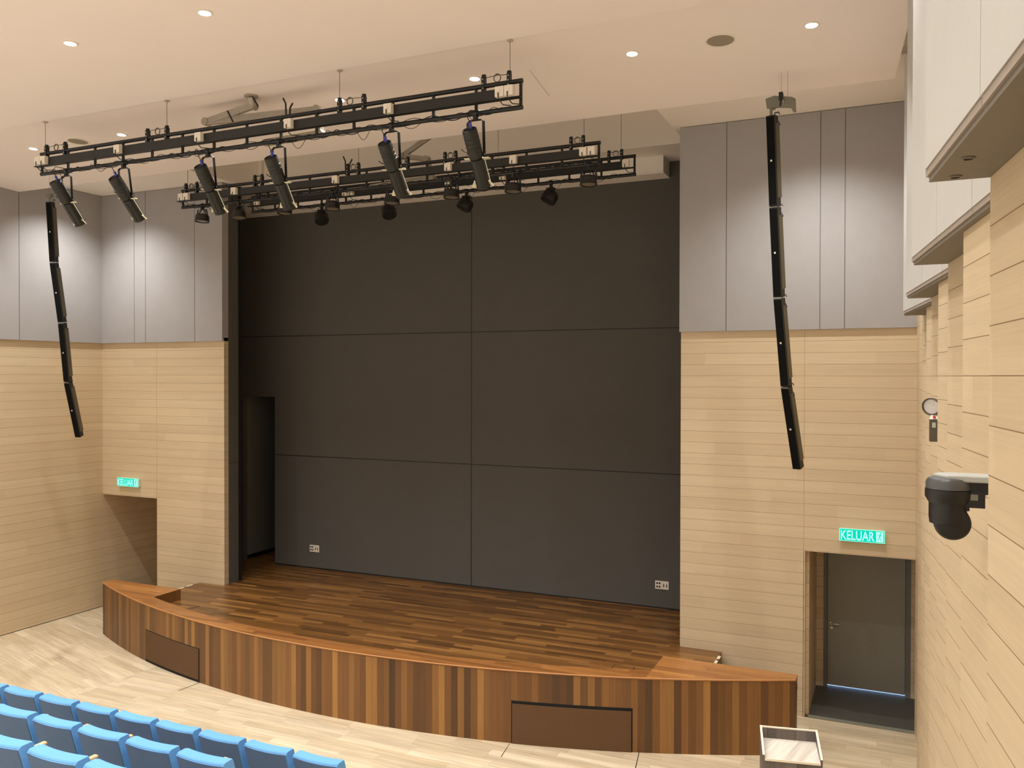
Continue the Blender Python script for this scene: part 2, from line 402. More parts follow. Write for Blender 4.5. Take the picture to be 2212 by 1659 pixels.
b = MB(); b.cyl((-.88,14.53,1.03), (-.88,14.50,1.03), .026); b.tube([(-.88,14.50,1.03),(-.88,14.475,1.03),(-.86,14.472,1.03),(-.76,14.475,1.028)], .010); b.cyl((-.88,14.53,.955), (-.88,14.518,.955), .022); b.build('door_handle', M['chrome'], d)
b = MB(); b.box(-1.0, .3, 14.601, 14.63, .031, 2.42); b.build('door_light_stop', M['gap'], d)  # added black sheet behind the leaf, blocks stray light at its edges
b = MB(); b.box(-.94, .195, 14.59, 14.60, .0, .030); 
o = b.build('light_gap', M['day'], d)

# seating tiers under the chairs
for k in range(1, 9):
    b = MB(); b.box(XL, -1.5, -8 if k == 8 else 7.0-1.1*k, 7.0-1.1*(k-1), .42*(k-1)+.02, .42*k+.02)
    struct(b.build('floor_tier', M['tier']))

# ------------------------------------------------------------------ stage
R = 14.4; CX, CY = -7.55, 24.6
def arc(x, r=R): return CY-math.sqrt(r*r-(x-CX)**2)
st = thing('stage', 'curved wooden stage with upright brown boards along its front', 'stage', (CX, 12, 0))
xs = [-13.9+12.75*i/60 for i in range(61)]; xs[-1] = -1.15
b = MB()
n = len(xs)
vs = [(x, arc(x), 0) for x in xs]+[(x, arc(x), 1.0) for x in xs]
b.add(vs, [(i, i+1, n+i+1, n+i) for i in range(n-1)], 0, True)
for x in (xs[0], xs[-1]):
    b.add([(x, arc(x), 0), (x, 11.9, 0), (x, 11.9, 1.0), (x, arc(x), 1.0)], [(0,1,2,3)])
b.box(-13.9, -12.75, 11.88, 11.9, 0, .99); b.box(-2.35, -1.15, 11.88, 11.9, 0, .99)
b.build('fascia', M['fascia'], st)
# wings (raised tongues) and kerb
def topped(x0, x1, name, mat, back):
    xx = [x0+(x1-x0)*i/24 for i in range(25)]; m = len(xx)
    b = MB(); vs = [(x, arc(x)-.006, 1.0) for x in xx]+[(x, back(x), 1.0) for x in xx]
    vs += [(x, arc(x)-.006, .975) for x in xx]+[(x, back(x), .80) for x in xx]
    fs = [(i, i+1, m+i+1, m+i) for i in range(m-1)]+[(2*m+i+1, 2*m+i, i, i+1) for i in range(m-1)][:]
    fs = [(i, i+1, m+i+1, m+i) for i in range(m-1)]+[(2*m+i, 2*m+i+1, i+1, i) for i in range(m-1)]+[(m+i, m+i+1, 3*m+i+1, 3*m+i) for i in range(m-1)]
    fs += [(0, m, 3*m, 2*m), (m-1, 2*m+m-1, 3*m+m-1, 2*m-1)]
    b.add(vs, fs); return b.build(name, mat, st)
topped(-13.905, -12.13, 'wing_top', M['tongue'], lambda x: 11.9)
topped(-2.97, -1.145, 'wing_top', M['tongue'], lambda x: 11.9)
topped(-12.13, -2.97, 'kerb', M['kerb'], lambda x: arc(x, R-.30))
xx = [-13.9+12.75*i/60 for i in range(61)]
b = MB(); b.tube([(x, arc(x)-.004, .992) for x in xx], .011, 6); b.build('nosing', M['edge'], st)
xx = [-12.12+9.14*i/40 for i in range(41)]
b = MB(); b.add([(x, arc(x)+.05, .81) for x in xx]+[(x, 11.86, .81) for x in xx], [(i, i+1, 41+i+1, 41+i) for i in range(40)])
b.box(-12.75, -2.35, 11.86, YW-.052, .72, .81); b.build('stage_floor', M['stage_floor'], st)
b = MB(); b.box(-12.156, -3.004, YW-.052, 13.47, .7, .81); b.box(-13.88, -1.24, 13.472, YB, .7, .81); b.box(-13.5, -12.45, YB, 17.95, .7, .81)
struct(b.build('floor_stage', M['stage_floor']), 'brown hardwood floor inside the stage opening')
for q in ((-12.752,-12.74,11.9,YW-.055,0,.809), (-2.36,-2.348,11.9,YW-.055,0,.809), (-12.14,-12.128,arc(-12.13)+.02,11.9,.80,.999)):
    b = MB(); b.box(*q); b.build('side_board', M['fascia'], st)
for side in (-1, 1):
    for i in range(3):
        xa = (-12.75 if side < 0 else -2.35)+side*.30*i; z = .61-.2*i
        b = MB(); b.box(min(xa, xa+side*.3), max(xa, xa+side*.3), 11.905, YW-.055, 0, z)
        b.build('step', M['stage_floor'], st)
    xe = -12.75 if side < 0 else -2.35
    for ya, yb in ((12.46, 12.58), (12.66, 12.80)):
        b = MB(); b.box(xe-.012, xe+.03, ya, yb, .8101, .816); b.build('nosing', M['pale_metal'], st)
def arc_panel(x0, x1, za, zb, name, mat, out=.012, lab=None):
    xx = [x0+(x1-x0)*i/16 for i in range(17)]; b = MB(); m = 17
    P = lambda x, z, o: (x, arc(x)-o, z)
    vs = [P(x, za, out) for x in xx]+[P(x, zb, out) for x in xx]+[P(x, za, -.01) for x in xx]+[P(x, zb, -.01) for x in xx]
    fs = [(i, i+1, m+i+1, m+i) for i in range(m-1)]+[(m+i, m+i+1, 3*m+i+1, 3*m+i) for i in range(m-1)]+[(2*m+i, 2*m+i+1, i+1, i) for i in range(m-1)]
    fs += [(0, m, 3*m, 2*m), (m-1, 3*m-1, 4*m-1, 2*m-1)]
    b.add(vs, fs); o = b.build(name, mat, st)
    if lab: o['label'] = lab
    return o
arc_panel(-11.90, -10.26, 0, .555, 'access_panel_gap', M['gap'], .004)
arc_panel(-11.88, -10.275, .045, .545, 'access_panel', M['panel_brown'], .012, 'plain brown access panel low in the left of the stage front')
arc_panel(-4.71, -3.13, .0, .585, 'access_panel_gap', M['gap'], .004)
arc_panel(-4.695, -3.145, .0, .545, 'access_panel', M['panel_brown'], .012, 'plain brown access panel low in the right of the stage front')
for x0, x1, y0, y1 in ((-11.82,-11.45,11.45,11.68), (-3.66,-3.36,11.62,11.82)):
    b = MB(); b.box(x0, x1, y0, y1, .81, .8125); b.box(x0+.008, x1-.008, y0+.008, y1-.008, .8125, .813, 1)
    b.build('floor_box', [M['gap'], M['stage_floor']], st)

# ------------------------------------------------------------------ wall outlets
def outlet(x, z, lab):
    t = thing('power_outlet', lab, 'power outlet', (x, YB, z), 'white outlet plates on the stage rear wall')
    b = MB(); b.box(x-.125, x+.125, YB-.014, YB-.002, z-.075, z+.075); b.build('plate', M['white_plastic'], t, bevel=.004)
    for i in range(2):
        for j in range(2):
            b = MB(); cx = x-.088+.046*i; cz = z-.03+.062*j
            b.cyl((cx, YB-.012, cz), (cx, YB-.019, cz), .017, n=14); b.build('socket', M['black_plastic'], t)
    for i in range(2):
        b = MB(); cx = x+.03+.055*i
        b.box(cx-.006, cx+.006, YB-.02, YB-.012, z-.03, z+.03); b.box(cx-.012, cx+.016, YB-.018, YB-.012, z-.012, z-.004); b.build('switch', M['seat_plastic'], t)
outlet(-11.42, 1.245, 'white outlet plate low on the rear wall beside the dark doorway')
outlet(-3.77, 1.235, 'white outlet plate low on the rear wall at the right end')

# ------------------------------------------------------------------ exit signs
def text_mesh(txt, size, name):
    c = bpy.data.curves.new(name, 'FONT'); c.body = txt; c.size = size; c.extrude = .001; c.align_x = 'LEFT'; c.offset = .0012
    o = bpy.data.objects.new(name, c); COL.objects.link(o)
    bpy.context.view_layer.update()
    me = bpy.data.meshes.new_from_object(o.evaluated_get(bpy.context.evaluated_depsgraph_get()))
    bpy.data.objects.remove(o); return me
def sign(x0, x1, z0, z1, lab):
    xc, zc = (x0+x1)/2, (z0+z1)/2; yf = YW-.075
    t = thing('exit_sign', lab, 'exit sign', (xc, YW, zc), 'green KELUAR signs')
    b = MB(); b.box(x0+.01, x1-.01, yf+.002, YW-.001, z0+.01, z1-.01); b.build('housing', M['white_plastic'], t)
    b = MB(); b.box(x0, x1, yf-.004, yf+.004, z0, z1); b.build('rim', M['sign_edge'], t)
    e = .008; b = MB(); b.box(x0+e, x1-e, yf-.006, yf-.003, z0+e, z1-e); b.build('face', M['sign_green'], t)
    me = text_mesh('KELUAR', .1, 'lettering')
    vx = [v.co.x for v in me.vertices]; vy = [v.co.y for v in me.vertices]
    tx0, tx1 = x0+.022, x0+.022+(x1-x0)*.735; h0, h1 = z0+.020, z1-.024
    for v in me.vertices:
        X = tx0+(v.co.x-min(vx))/(max(vx)-min(vx))*(tx1-tx0); Zz = h0+(v.co.y-min(vy))/(max(vy)-min(vy))*(h1-h0)
        v.co = Vector((X-xc, yf-.007-v.co.z-YW, Zz-zc))
    me.materials.append(M['sign_white'])
    o = bpy.data.objects.new('lettering', me); COL.objects.link(o); o.parent = t
    # pictogram: pale field with a running figure
    px0, px1 = x1-.115, x1-.022; pz0, pz1 = z0+.018, z1-.018
    b = MB(); b.box(px0, px1, yf-.008, yf-.005, pz0, pz1); b.build('pictogram', M['sign_white'], t)
    pw, ph = px1-px0, pz1-pz0; P = lambda u, v: Vector((px0+u*pw, yf-.010, pz0+v*ph))
    b = MB(); b.cyl(P(.68,.88), P(.68,.88)+Vector((0,-.002,0)), .011, n=12)
    for p, q, w in (((.62,.76),(.45,.45),.018), ((.60,.72),(.82,.62),.008), ((.60,.74),(.28,.72),.008), ((.28,.72),(.2,.58),.008), ((.46,.46),(.66,.30),.010), ((.66,.30),(.72,.08),.010), ((.46,.46),(.34,.26),.010), ((.34,.26),(.12,.22),.010)):
        b.bar(P(*p), P(*q), .003, w, up=(0,1,0)) if False else b.tube([P(*p), P(*q)], w/2, 6)
    b.build('figure', M['sign_green'], t)
sign(-.69, -.09, 2.645, 2.825, 'green lit KELUAR exit sign over the door recess on the right')
sign(-15.03, -14.42, 2.645, 2.825, 'green lit KELUAR exit sign over the dark recess on the left')

# ------------------------------------------------------------------ ceiling downlights
ring = MB(); ring.lathe([(.060,.0),(.078,.0),(.080,-.006),(.062,-.010),(.060,.0)], Matrix.Identity(4), 24)
lens = MB(); lens.cyl((0,0,.0), (0,0,-.006), .060, n=20)
LD = bpy.data.lights.new('downlight', 'SPOT'); LD.energy = 250; LD.spot_size = math.radians(112); LD.spot_blend = .55; LD.shadow_soft_size = .05; LD.color = (1.0, .985, .965)
proto = None
def downlight(x, y, z, lab, power=None, visible=True):
    global proto
    if proto is None:
        proto = thing('downlight', lab, 'ceiling light', (0,0,0), 'recessed ceiling downlights')
        ring.build('trim_ring', M['white_plastic'], proto, world=False); lens.build('lens', M['lamp_glow'], proto, world=False)
        l = bpy.data.objects.new('bulb', LD); COL.objects.link(l); l.parent = proto; l.location = (0,0,-.03)
        t = proto
    else: t = copy_tree(proto)
    t.location = (x, y, z); t['label'] = lab; t.rotation_euler.x = math.radians(-3.03) if 8.3 < y < 11.1 else 0
    return t
zB = lambda y: 8.70-.15*(y-8.30)/2.83-.002
NAMES = ['leftmost of the downlights in the strip nearest the stage', 'downlight left of the long truss pipe, second from the left near the stage', 'downlight seen glowing beside the folded grey trunking', 'downlight at the middle of the strip, above the second truss hanger wire',
         'downlight just left of the right end of the front truss', 'downlight between the front truss and the round ceiling speaker', 'brightest downlight, between the round ceiling speaker and the cream wall']
for x, lab in zip((-12.64,-10.68,-8.73,-6.69,-4.70,-2.71,-.79), NAMES): downlight(x, 9.33, zB(9.33), lab)
downlight(-14.62, 9.33, zB(9.33), 'downlight beyond the left picture edge near the stage')
for x, lab in ((-8.16,'left one of the two downlights in the nearer ceiling panel'), (-6.25,'right one of the two downlights in the nearer ceiling panel')): downlight(x, 6.46, 8.598, lab)
OFFV = 'downlight in the audience ceiling outside the picture'
for y in (6.46, 3.6, .7, -2.2, -5.1):
    for x in (-14.1, -12.1, -10.15, -8.16, -6.25, -4.27, -2.3, -.45):
        if y == 6.46 and x in (-8.16, -6.25): continue
        downlight(x, y, 8.598, OFFV)
LW = LD.copy(); LW.name = 'wall_washer'; LW.energy = 520; LW.spot_size = math.radians(128); LW.spot_blend = 1.0
for x, y, lab in ((-14.40,11.80,'recessed lamp above the left front corner of the hall'), (-.95,11.62,'recessed lamp above the right exit door side')):
    o = downlight(x, y, 8.828, lab)
    for c in o.children:
        if c.type == 'LIGHT': c.data = LW

# ceiling speakers
def disc(x, y, lab):
    z = zB(y)+.004; t = thing('ceiling_speaker', lab, 'ceiling speaker', (x, y, z), 'round ceiling speakers')
    Mt = Matrix.Translation((x,y,z)) @ Matrix.Rotation(math.radians(-3.03), 4, 'X')
    b = MB(); b.lathe([(.145,.0),(.165,0),(.168,-.006),(.150,-.012),(.145,-.006)], Mt, 32); b.build('rim', M['white_plastic'], t)
    b = MB(); b.cyl(Mt @ Vector((0,0,.0)), Mt @ Vector((0,0,-.006)), .146, n=32); b.build('grille', M['grille'], t)
disc(-1.73, 9.36, 'round grey ceiling speaker left of the brightest downlight')
disc(-11.62, 9.33, 'round ceiling speaker above the left end of the front truss')

# ------------------------------------------------------------------ trusses
def truss(Y, zt, lab, sock, hang, sx=(-11.39,-3.71), coil=True, roof=9.9, ceil_of=None):
    x0, x1 = sx; zb = zt-.29
    t = thing('lighting_truss', lab, 'lighting truss', (CX, Y, zt), 'black lighting trusses')
    b = MB(); b.cyl((x0,Y,zt), (x1,Y,zt), .026, n=14); b.build('top_pipe', M['black_steel'], t)
    b = MB(); b.cyl((x0,Y,zb), (x1,Y,zb), .026, n=14); b.build('bottom_pipe', M['black_steel'], t)
    b = MB(); b.box(x0+.03, x1-.10, Y-.075, Y-.015, zt-.188, zt-.080); b.box(x0-.05, x1+.0, Y-.085, Y-.010, zt-.197, zt-.188); b.build('raceway', M['duct_steel'], t)
    for i in range(15):
        x = x0+.02+(x1-x0-.04)*i/14; b = MB(); b.box(x-.015, x+.015, Y-.012, Y+.012, zb, zt); b.build('strut', M['black_steel'], t)
    for x in sock:
        b = MB(); b.box(x-.052, x+.052, Y-.14, Y-.076, zt-.186, zt-.074)
        s = b.build('socket_box', M['white_plastic'], t, bevel=.004)
        b = MB(); b.cyl((x-.005,Y-.141,zt-.125), (x-.005,Y-.146,zt-.125), .02, n=12); b.build('socket_face', M['white_plastic'], s)
        b = MB(); b.tube([(x-.01,Y-.145,zt-.145), (x-.005,Y-.15,zt-.21), (x+.03,Y-.10,zt-.27), (x+.10,Y-.04,zb+.02)], .006, 6); b.build('plug_lead', M['cable'], s)
    for xa, xb, rod in hang:
        for x in (xa, xb):
            b = MB(); b.box(x-.018, x+.018, Y-.030, Y+.030, zt-.06, zt+.10); b.cyl((x,Y,zt+.095), (x,Y,zt+.125), .026, n=12)
            for q in (-.03, .02, .07): b.cyl((x,Y-.031,zt+q), (x,Y-.034,zt+q), .006, n=8, mi=1)
            b.build('hanger', [M['black_steel'], M['pale_metal']], t)
        b = MB(); b.tube([(xa,Y,zt+.09), ((xa+xb)/2,Y,zt+.10), (xb,Y,zt+.09)], .004, 6)
        cx = xa+(xb-xa)*.55; r = .042
        for k in range(2): b.tube([(cx+r*math.cos(a*PI/8), Y-.01-.006*k, zt+.065+(r+.004*k)*math.sin(a*PI/8)) for a in range(17)], .004, 6)
        b.build('safety_loop', M['wire'], t)
        zc = roof
        b = MB(); b.cyl((rod,Y,zt+.12), (rod,Y,zc), .0032, n=8); w_ = b.build('suspension_wire', M['wire'], t)
        b = MB(); b.cyl((rod,Y,zc-.010), (rod,Y,zc), .036, n=16); b.build('ceiling_rose', M['rose'], w_)
    # cable bundle twisted round the bottom pipe
    b = MB()
    for ph, r, rr in ((0,.034,.006), (2,.037,.004)):
        pts = []; N = 420
        for i in range(N+1):
            x = x0+.25+(x1-x0-.5)*i/N; a = x*11+ph+1.5*math.sin(x*3); w = r+.006*math.sin(x*5+ph)
            pts.append((x, Y+w*math.cos(a), zb+w*math.sin(a)))
        b.tube(pts, rr, 5)
    for i in range(9):
        x = x0+.5+(x1-x0-1)*i/8+random.uniform(-.2,.2); w = random.uniform(.12,.3); dz = random.uniform(.04,.12)
        b.tube([(x+w*s/8, Y-.035, zb-.02-dz*math.sin(PI*s/8)) for s in range(9)], .0035, 5)
    b.build('cable', M['cable'], t)
    return t
T1 = truss(8.53, 8.225, 'front lighting truss, nearest the audience, carrying the long spotlights', (-11.30,-11.19,-9.71,-8.25,-6.80,-5.36,-3.93,-3.82),
      ((-11.27,-10.88,-11.30), (-9.27,-8.92,-8.92), (-5.77,-6.12,-6.12), (-4.18,-3.87,-3.86)), roof=8.685)
T2 = truss(11.23, 8.225, 'middle lighting truss, with flat round lamps below its bottom pipe', (-11.30,-11.18,-10.12,-8.06,-6.04,-4.98,-3.92,-3.80),
      ((-11.30,-11.05,-11.26), (-9.77,-9.62,-9.62), (-7.90,-7.70,-7.70), (-6.97,-6.80,-6.94), (-6.15,-5.97,-5.27), (-4.14,-3.96,-3.95)))
T3 = truss(13.0, 8.46, 'rear lighting truss in the stage opening, lowest in view', (-11.17,-9.13,-9.0,-7.00,-5.97,-3.84), ((-11.2,-11.0,-11.1), (-8.4,-8.2,-8.3), (-6.2,-6.0,-6.1), (-4.15,-3.94,-3.95)))

# bent cable trunking with prongs
def carrier(pts, w, lab, prongs, Y):
    t = thing('cable_trunking', lab, 'cable trunking', pts[0], 'bent grey cable trunkings')
    for i in range(len(pts)-1):
        b = MB(); b.bar(pts[i], pts[i+1], w*.8, w, up=(0,0,1)); b.build('link', M['carrier'], t, bevel=.008)
    for p in pts[1:-1]:
        b = MB(); b.cyl((p[0],p[1]-.05,p[2]), (p[0],p[1]+.05,p[2]), w*.62, n=18); b.build('joint', M['carrier'], t)
    b = MB(); p = pts[0]; b.cyl((p[0],p[1],p[2]), (p[0],p[1],p[2]+.03), .09, n=20); b.build('ceiling_plate', M['carrier'], t)
    for pr in prongs:
        b = MB(); b.tube(pr, .011, 8); b.build('prong', M['cable'], t)
carrier([(-7.72,8.80,8.66), (-7.73,8.85,8.56), (-8.58,8.90,8.46), (-6.74,8.92,8.40), (-6.72,8.95,8.10), (-7.60,8.92,8.07)], .085, 'folded grey cable trunking hanging from the ceiling behind the front truss',
        [[(-7.03,8.6,8.49), (-6.99,8.6,8.42), (-6.98,8.6,8.20)], [(-6.88,8.6,8.41), (-6.92,8.6,8.36), (-6.93,8.6,8.20)], [(-8.03,8.7,8.49), (-7.98,8.75,8.35)], [(-7.62,8.72,8.62), (-7.56,8.75,8.50)]], 8.9)
carrier([(-6.55,11.55,8.74), (-7.07,11.5,8.45), (-6.62,11.5,8.36), (-6.52,11.5,8.06), (-7.66,11.5,8.02)], .075, 'folded grey cable trunking hanging behind the middle truss',
        [[(-8.04,11.3,8.50), (-8.00,11.3,8.42), (-7.99,11.3,8.20)], [(-7.87,11.3,8.44), (-7.92,11.3,8.36), (-7.93,11.3,8.20)], [(-6.98,11.3,8.46), (-6.99,11.3,8.20)]], 11.5)

# ------------------------------------------------------------------ profile spotlights (front truss)
def basis(D, X):
    D = Vector(D).normalized(); x = (Vector(X)-D*D.dot(Vector(X))).normalized(); y = D.cross(x)
    return Matrix(((x.x,y.x,D.x,0),(x.y,y.y,D.y,0),(x.z,y.z,D.z,0),(0,0,0,1)))
def spot(base, D, lab):
    B = Vector(base); D = Vector(D).normalized(); Mx = Matrix.Translation(B) @ basis(D, (1,0,0))
    pv = B+D*.33; zb = 8.225-.29
    t = thing('profile_spotlight', lab, 'spotlight', tuple(pv), 'long profile spotlights on the front truss')
    b = MB(); b.lathe([(.0,.012),(.060,.012),(.070,.0),(.080,.0),(.084,.02),(.084,.30),(.080,.325),(.064,.328),(.064,.342)], Mx, 28)
    for k in range(3): b.lathe([(.0845,.09+.05*k),(.088,.095+.05*k),(.0845,.10+.05*k)], Mx, 28)
    b.build('lamp_housing', M['spot_body'], t)
    b = MB(); b.lathe([(.064,.33),(.064,.342),(.076,.345),(.074,.66),(.083,.668),(.083,.685),(.066,.685),(.060,.64)], Mx, 28)
    for a in range(6):
        c, s_ = math.cos(a*PI/3+.3), math.sin(a*PI/3+.3)
        b.bar(Mx @ Vector((c*.075, s_*.075, .36)), Mx @ Vector((c*.075, s_*.075, .655)), .008, .012, up=tuple((Mx.to_3x3() @ Vector((c,s_,0)))))
    b.build('lens_tube', M['spot_body'], t)
    b = MB(); p = Mx @ Vector((0,0,.655)); b.cyl(p, p+D*.004, .064, n=24); b.build('lens', M['lens'], t)
    # pale shutter levers and colour-frame clips
    for sx in (-1, 1):
        b = MB(); b.bar(Mx @ Vector((sx*.075,0,.345)), Mx @ Vector((sx*.15,-.01,.345)), .045, .010)
        b.tube([Mx @ Vector((sx*.10,0,.34)), Mx @ Vector((sx*.105,-.02,.30))], .006, 6); b.build('shutter_lever', M['pale_metal'], t)
        b = MB(); b.bar(Mx @ Vector((sx*.074,0,.615)), Mx @ Vector((sx*.118,0,.685)), .055, .012); b.build('frame_clip', M['pale_metal'], t)
    b = MB(); b.tube([Mx @ Vector((.092,-.01,.36)), Mx @ Vector((.094,-.01,.64))], .005, 6); b.build('focus_rod', M['pale_metal'], t)
    b = MB(); b.tube([Mx @ Vector((-.08,0,.26)), Mx @ Vector((-.13,0,.25)), Mx @ Vector((-.16,0,.22))], .006, 6); b.build('lock_handle', M['black_steel'], t)
    # yoke up to the clamp
    yt = zb-.075; b = MB()
    L_, R_ = Mx @ Vector((-.098,0,.33)), Mx @ Vector((.098,0,.33))
    b.bar((L_.x, L_.y, L_.z), (L_.x, 8.53, yt-.02), .008, .032, up=(1,0,0)); b.bar((R_.x, R_.y, R_.z), (R_.x, 8.53, yt-.02), .008, .032, up=(1,0,0))
    b.bar((L_.x, 8.53, yt-.02), (L_.x+.03, 8.53, yt), .03, .008); b.bar((R_.x, 8.53, yt-.02), (R_.x-.03, 8.53, yt), .03, .008)
    b.bar((L_.x+.03, 8.53, yt), (R_.x-.03, 8.53, yt), .032, .010)
    b.build('yoke', M['black_steel'], t)
    b = MB(); b.box(pv.x-.022, pv.x+.022, 8.505, 8.555, yt, zb+.0); b.cyl((pv.x-.025,8.53,zb), (pv.x+.025,8.53,zb), .036, n=14); b.build('clamp', M['black_steel'], t)
    b = MB(); r = Mx @ Vector((.0,-.045,.01)); b.cyl(r, r-D*.05+Vector((0,0,.02)), .017, n=12); b.build('connector', M['blue_plastic'], t)
    b = MB(); q = r-D*.05+Vector((0,0,.02))
    b.tube([q, q+Vector((-.02,-.03,.06)), q+Vector((.0,.0,.13)), (q.x+.03, 8.50, zb+.02), (q.x+.08, 8.49, zb-.045), (q.x+.14, 8.50, zb-.02)], .0055, 6)
    b.build('power_cable', M['cable'], t)
SP = [((-10.87,8.35,7.75),(.02,.60,-.80)), ((-9.70,8.35,7.69),(-.08,.71,-.70)), ((-8.16,8.35,7.69),(-.13,.67,-.73)), ((-7.02,8.35,7.69),(-.07,.61,-.79)), ((-5.37,8.35,7.68),(-.05,.67,-.74)), ((-4.27,8.35,7.71),(-.04,.61,-.79))]
SL_ = ['leftmost of the long grey spotlights on the front truss', 'second long grey spotlight from the left on the front truss', 'third long spotlight from the left, above the left edge of the stage opening',
       'fourth long spotlight from the left, above the dark stage wall', 'second long spotlight from the right on the front truss', 'rightmost of the long grey spotlights on the front truss']
for (bs, D), lab in zip(SP, SL_): spot(bs, D, lab)

# ------------------------------------------------------------------ flat round lamps (middle truss)
def par(x, lab, tilt=0):
    Y = 11.23; zb = 8.225-.29
    t = thing('par_light', lab, 'stage light', (x, Y, zb), 'flat round lamps on the middle truss')
    c = Vector((x, Y, zb-.215)); D = Vector((math.sin(tilt)*.8, -.06, -1)).normalized(); Mx = Matrix.Translation(c) @ basis(D, (1,0,0))
    b = MB(); b.lathe([(0,-.06),(.085,-.06),(.108,-.045),(.116,-.02),(.118,.05),(.124,.055),(.124,.065),(.110,.065),(.108,.045)], Mx, 28)
    b.build('can', M['black_steel'], t)
    b = MB(); p = c+D*.050; b.cyl(p, p+D*.004, .108, n=26, mcap=0)
    o = b.build('lens', M['lens'], t)
    b = MB()
    for sx in (-1, 1):
        q = Mx @ Vector((sx*.125,0,0)); b.bar(q, (x+sx*.095, Y, zb-.075), .006, .028, up=(1,0,0))
        q2 = Mx @ Vector((sx*.11,.03,-.02)); b.bar(q2, (x+sx*.04, Y+.02, zb-.08), .006, .02, up=(1,0,0))
    b.bar((x-.095,Y,zb-.075), (x+.095,Y,zb-.075), .028, .008)
    b.build('yoke', M['black_steel'], t)
    b = MB(); b.box(x-.02, x+.02, Y-.022, Y+.022, zb-.075, zb); b.cyl((x-.024,Y,zb), (x+.024,Y,zb), .036, n=14); b.cyl((x+.02,Y,zb-.01),(x+.06,Y,zb-.02), .009, n=8); b.build('clamp', M['black_steel'], t)
    b = MB(); q = c-D*.05; b.tube([q, q+Vector((.03,0,.05)), (x+.06,Y-.02,zb-.05), (x+.10,Y-.03,zb), (x+.14,Y-.035,zb-.05), (x+.18,Y-.03,zb)], .005, 6); b.build('power_cable', M['cable'], t)
PL = ['leftmost flat round lamp, below the left end of the middle truss', 'second flat round lamp from the left, at the edge of the stage opening', 'third flat round lamp from the left, behind a long spotlight',
      'fourth flat round lamp from the left on the middle truss', 'fifth flat round lamp from the left, behind a long spotlight', 'third flat round lamp from the right on the middle truss', 'second flat round lamp from the right on the middle truss', 'rightmost flat round lamp, near the right end of the middle truss']
for x, lab, tl in zip((-10.93,-10.12,-9.15,-8.20,-7.08,-6.04,-5.03,-3.88), PL, (0,.15,0,.05,0,0,0,0)): par(x, lab, tl)

# ------------------------------------------------------------------ tilting lamps (rear truss)
def mover(x, lab, face=1):
    Y = 13.0; zb = 8.46-.29
    t = thing('moving_head_light', lab, 'stage light', (x, Y, zb), 'rounded tilting lamps on the rear truss')
    b = MB(); b.box(x-.022, x+.022, Y-.022, Y+.022, zb-.09, zb); b.cyl((x-.026,Y,zb), (x+.026,Y,zb), .036, n=14); b.build('clamp', M['black_steel'], t)
    b = MB(); b.box(x-.07, x+.07, Y-.05, Y+.05, zb-.125, zb-.085); b.build('base', M['black_plastic'], t, bevel=.01)
    D = Vector((-.35*face, -.35, -.85)).normalized(); c = Vector((x-.01*face, Y-.02, zb-.235)); Mx = Matrix.Translation(c) @ basis(D, (1,0,0))
    b = MB(); b.box(x-.07, x+.07, Y-.02, Y+.02, zb-.125, zb-.10)
    for sx in (-1, 1):
        q = Mx @ Vector((sx*.135,0,-.0)); b.bar((x+sx*.06,Y,zb-.105), q, .02, .045, up=(0,1,0)); b.cyl(q, Mx @ Vector((sx*.10,0,0)), .026, n=12)
    b.build('yoke', M['black_steel'], t)
    b = MB(); b.lathe([(0,-.115),(.07,-.11),(.11,-.085),(.130,-.04),(.134,.03),(.132,.075),(.125,.09),(.112,.09),(.10,.06)], Mx, 26)
    b.build('head', M['black_plastic'], t)
    b = MB(); p = c+D*.078; b.cyl(p, p+D*.004, .104, n=24); b.build('lens', M['black_steel'], t)
    b = MB(); q = c-D*.1; b.tube([q, q+Vector((-.05,0,.05)), q+Vector((-.12,0,.06)), q+Vector((-.16,0,-.02))], .004, 6); b.build('power_cable', M['cable'], t)
for x, lab, f in ((-9.73,'leftmost rounded tilting lamp on the rear truss',-1), (-8.26,'rounded tilting lamp below a flat round lamp at the middle',-1), (-6.70,'rounded tilting lamp hanging over the centre seam of the stage wall',1), (-5.14,'rightmost rounded tilting lamp, clear of the other lamps',1)):
    mover(x, lab, f)

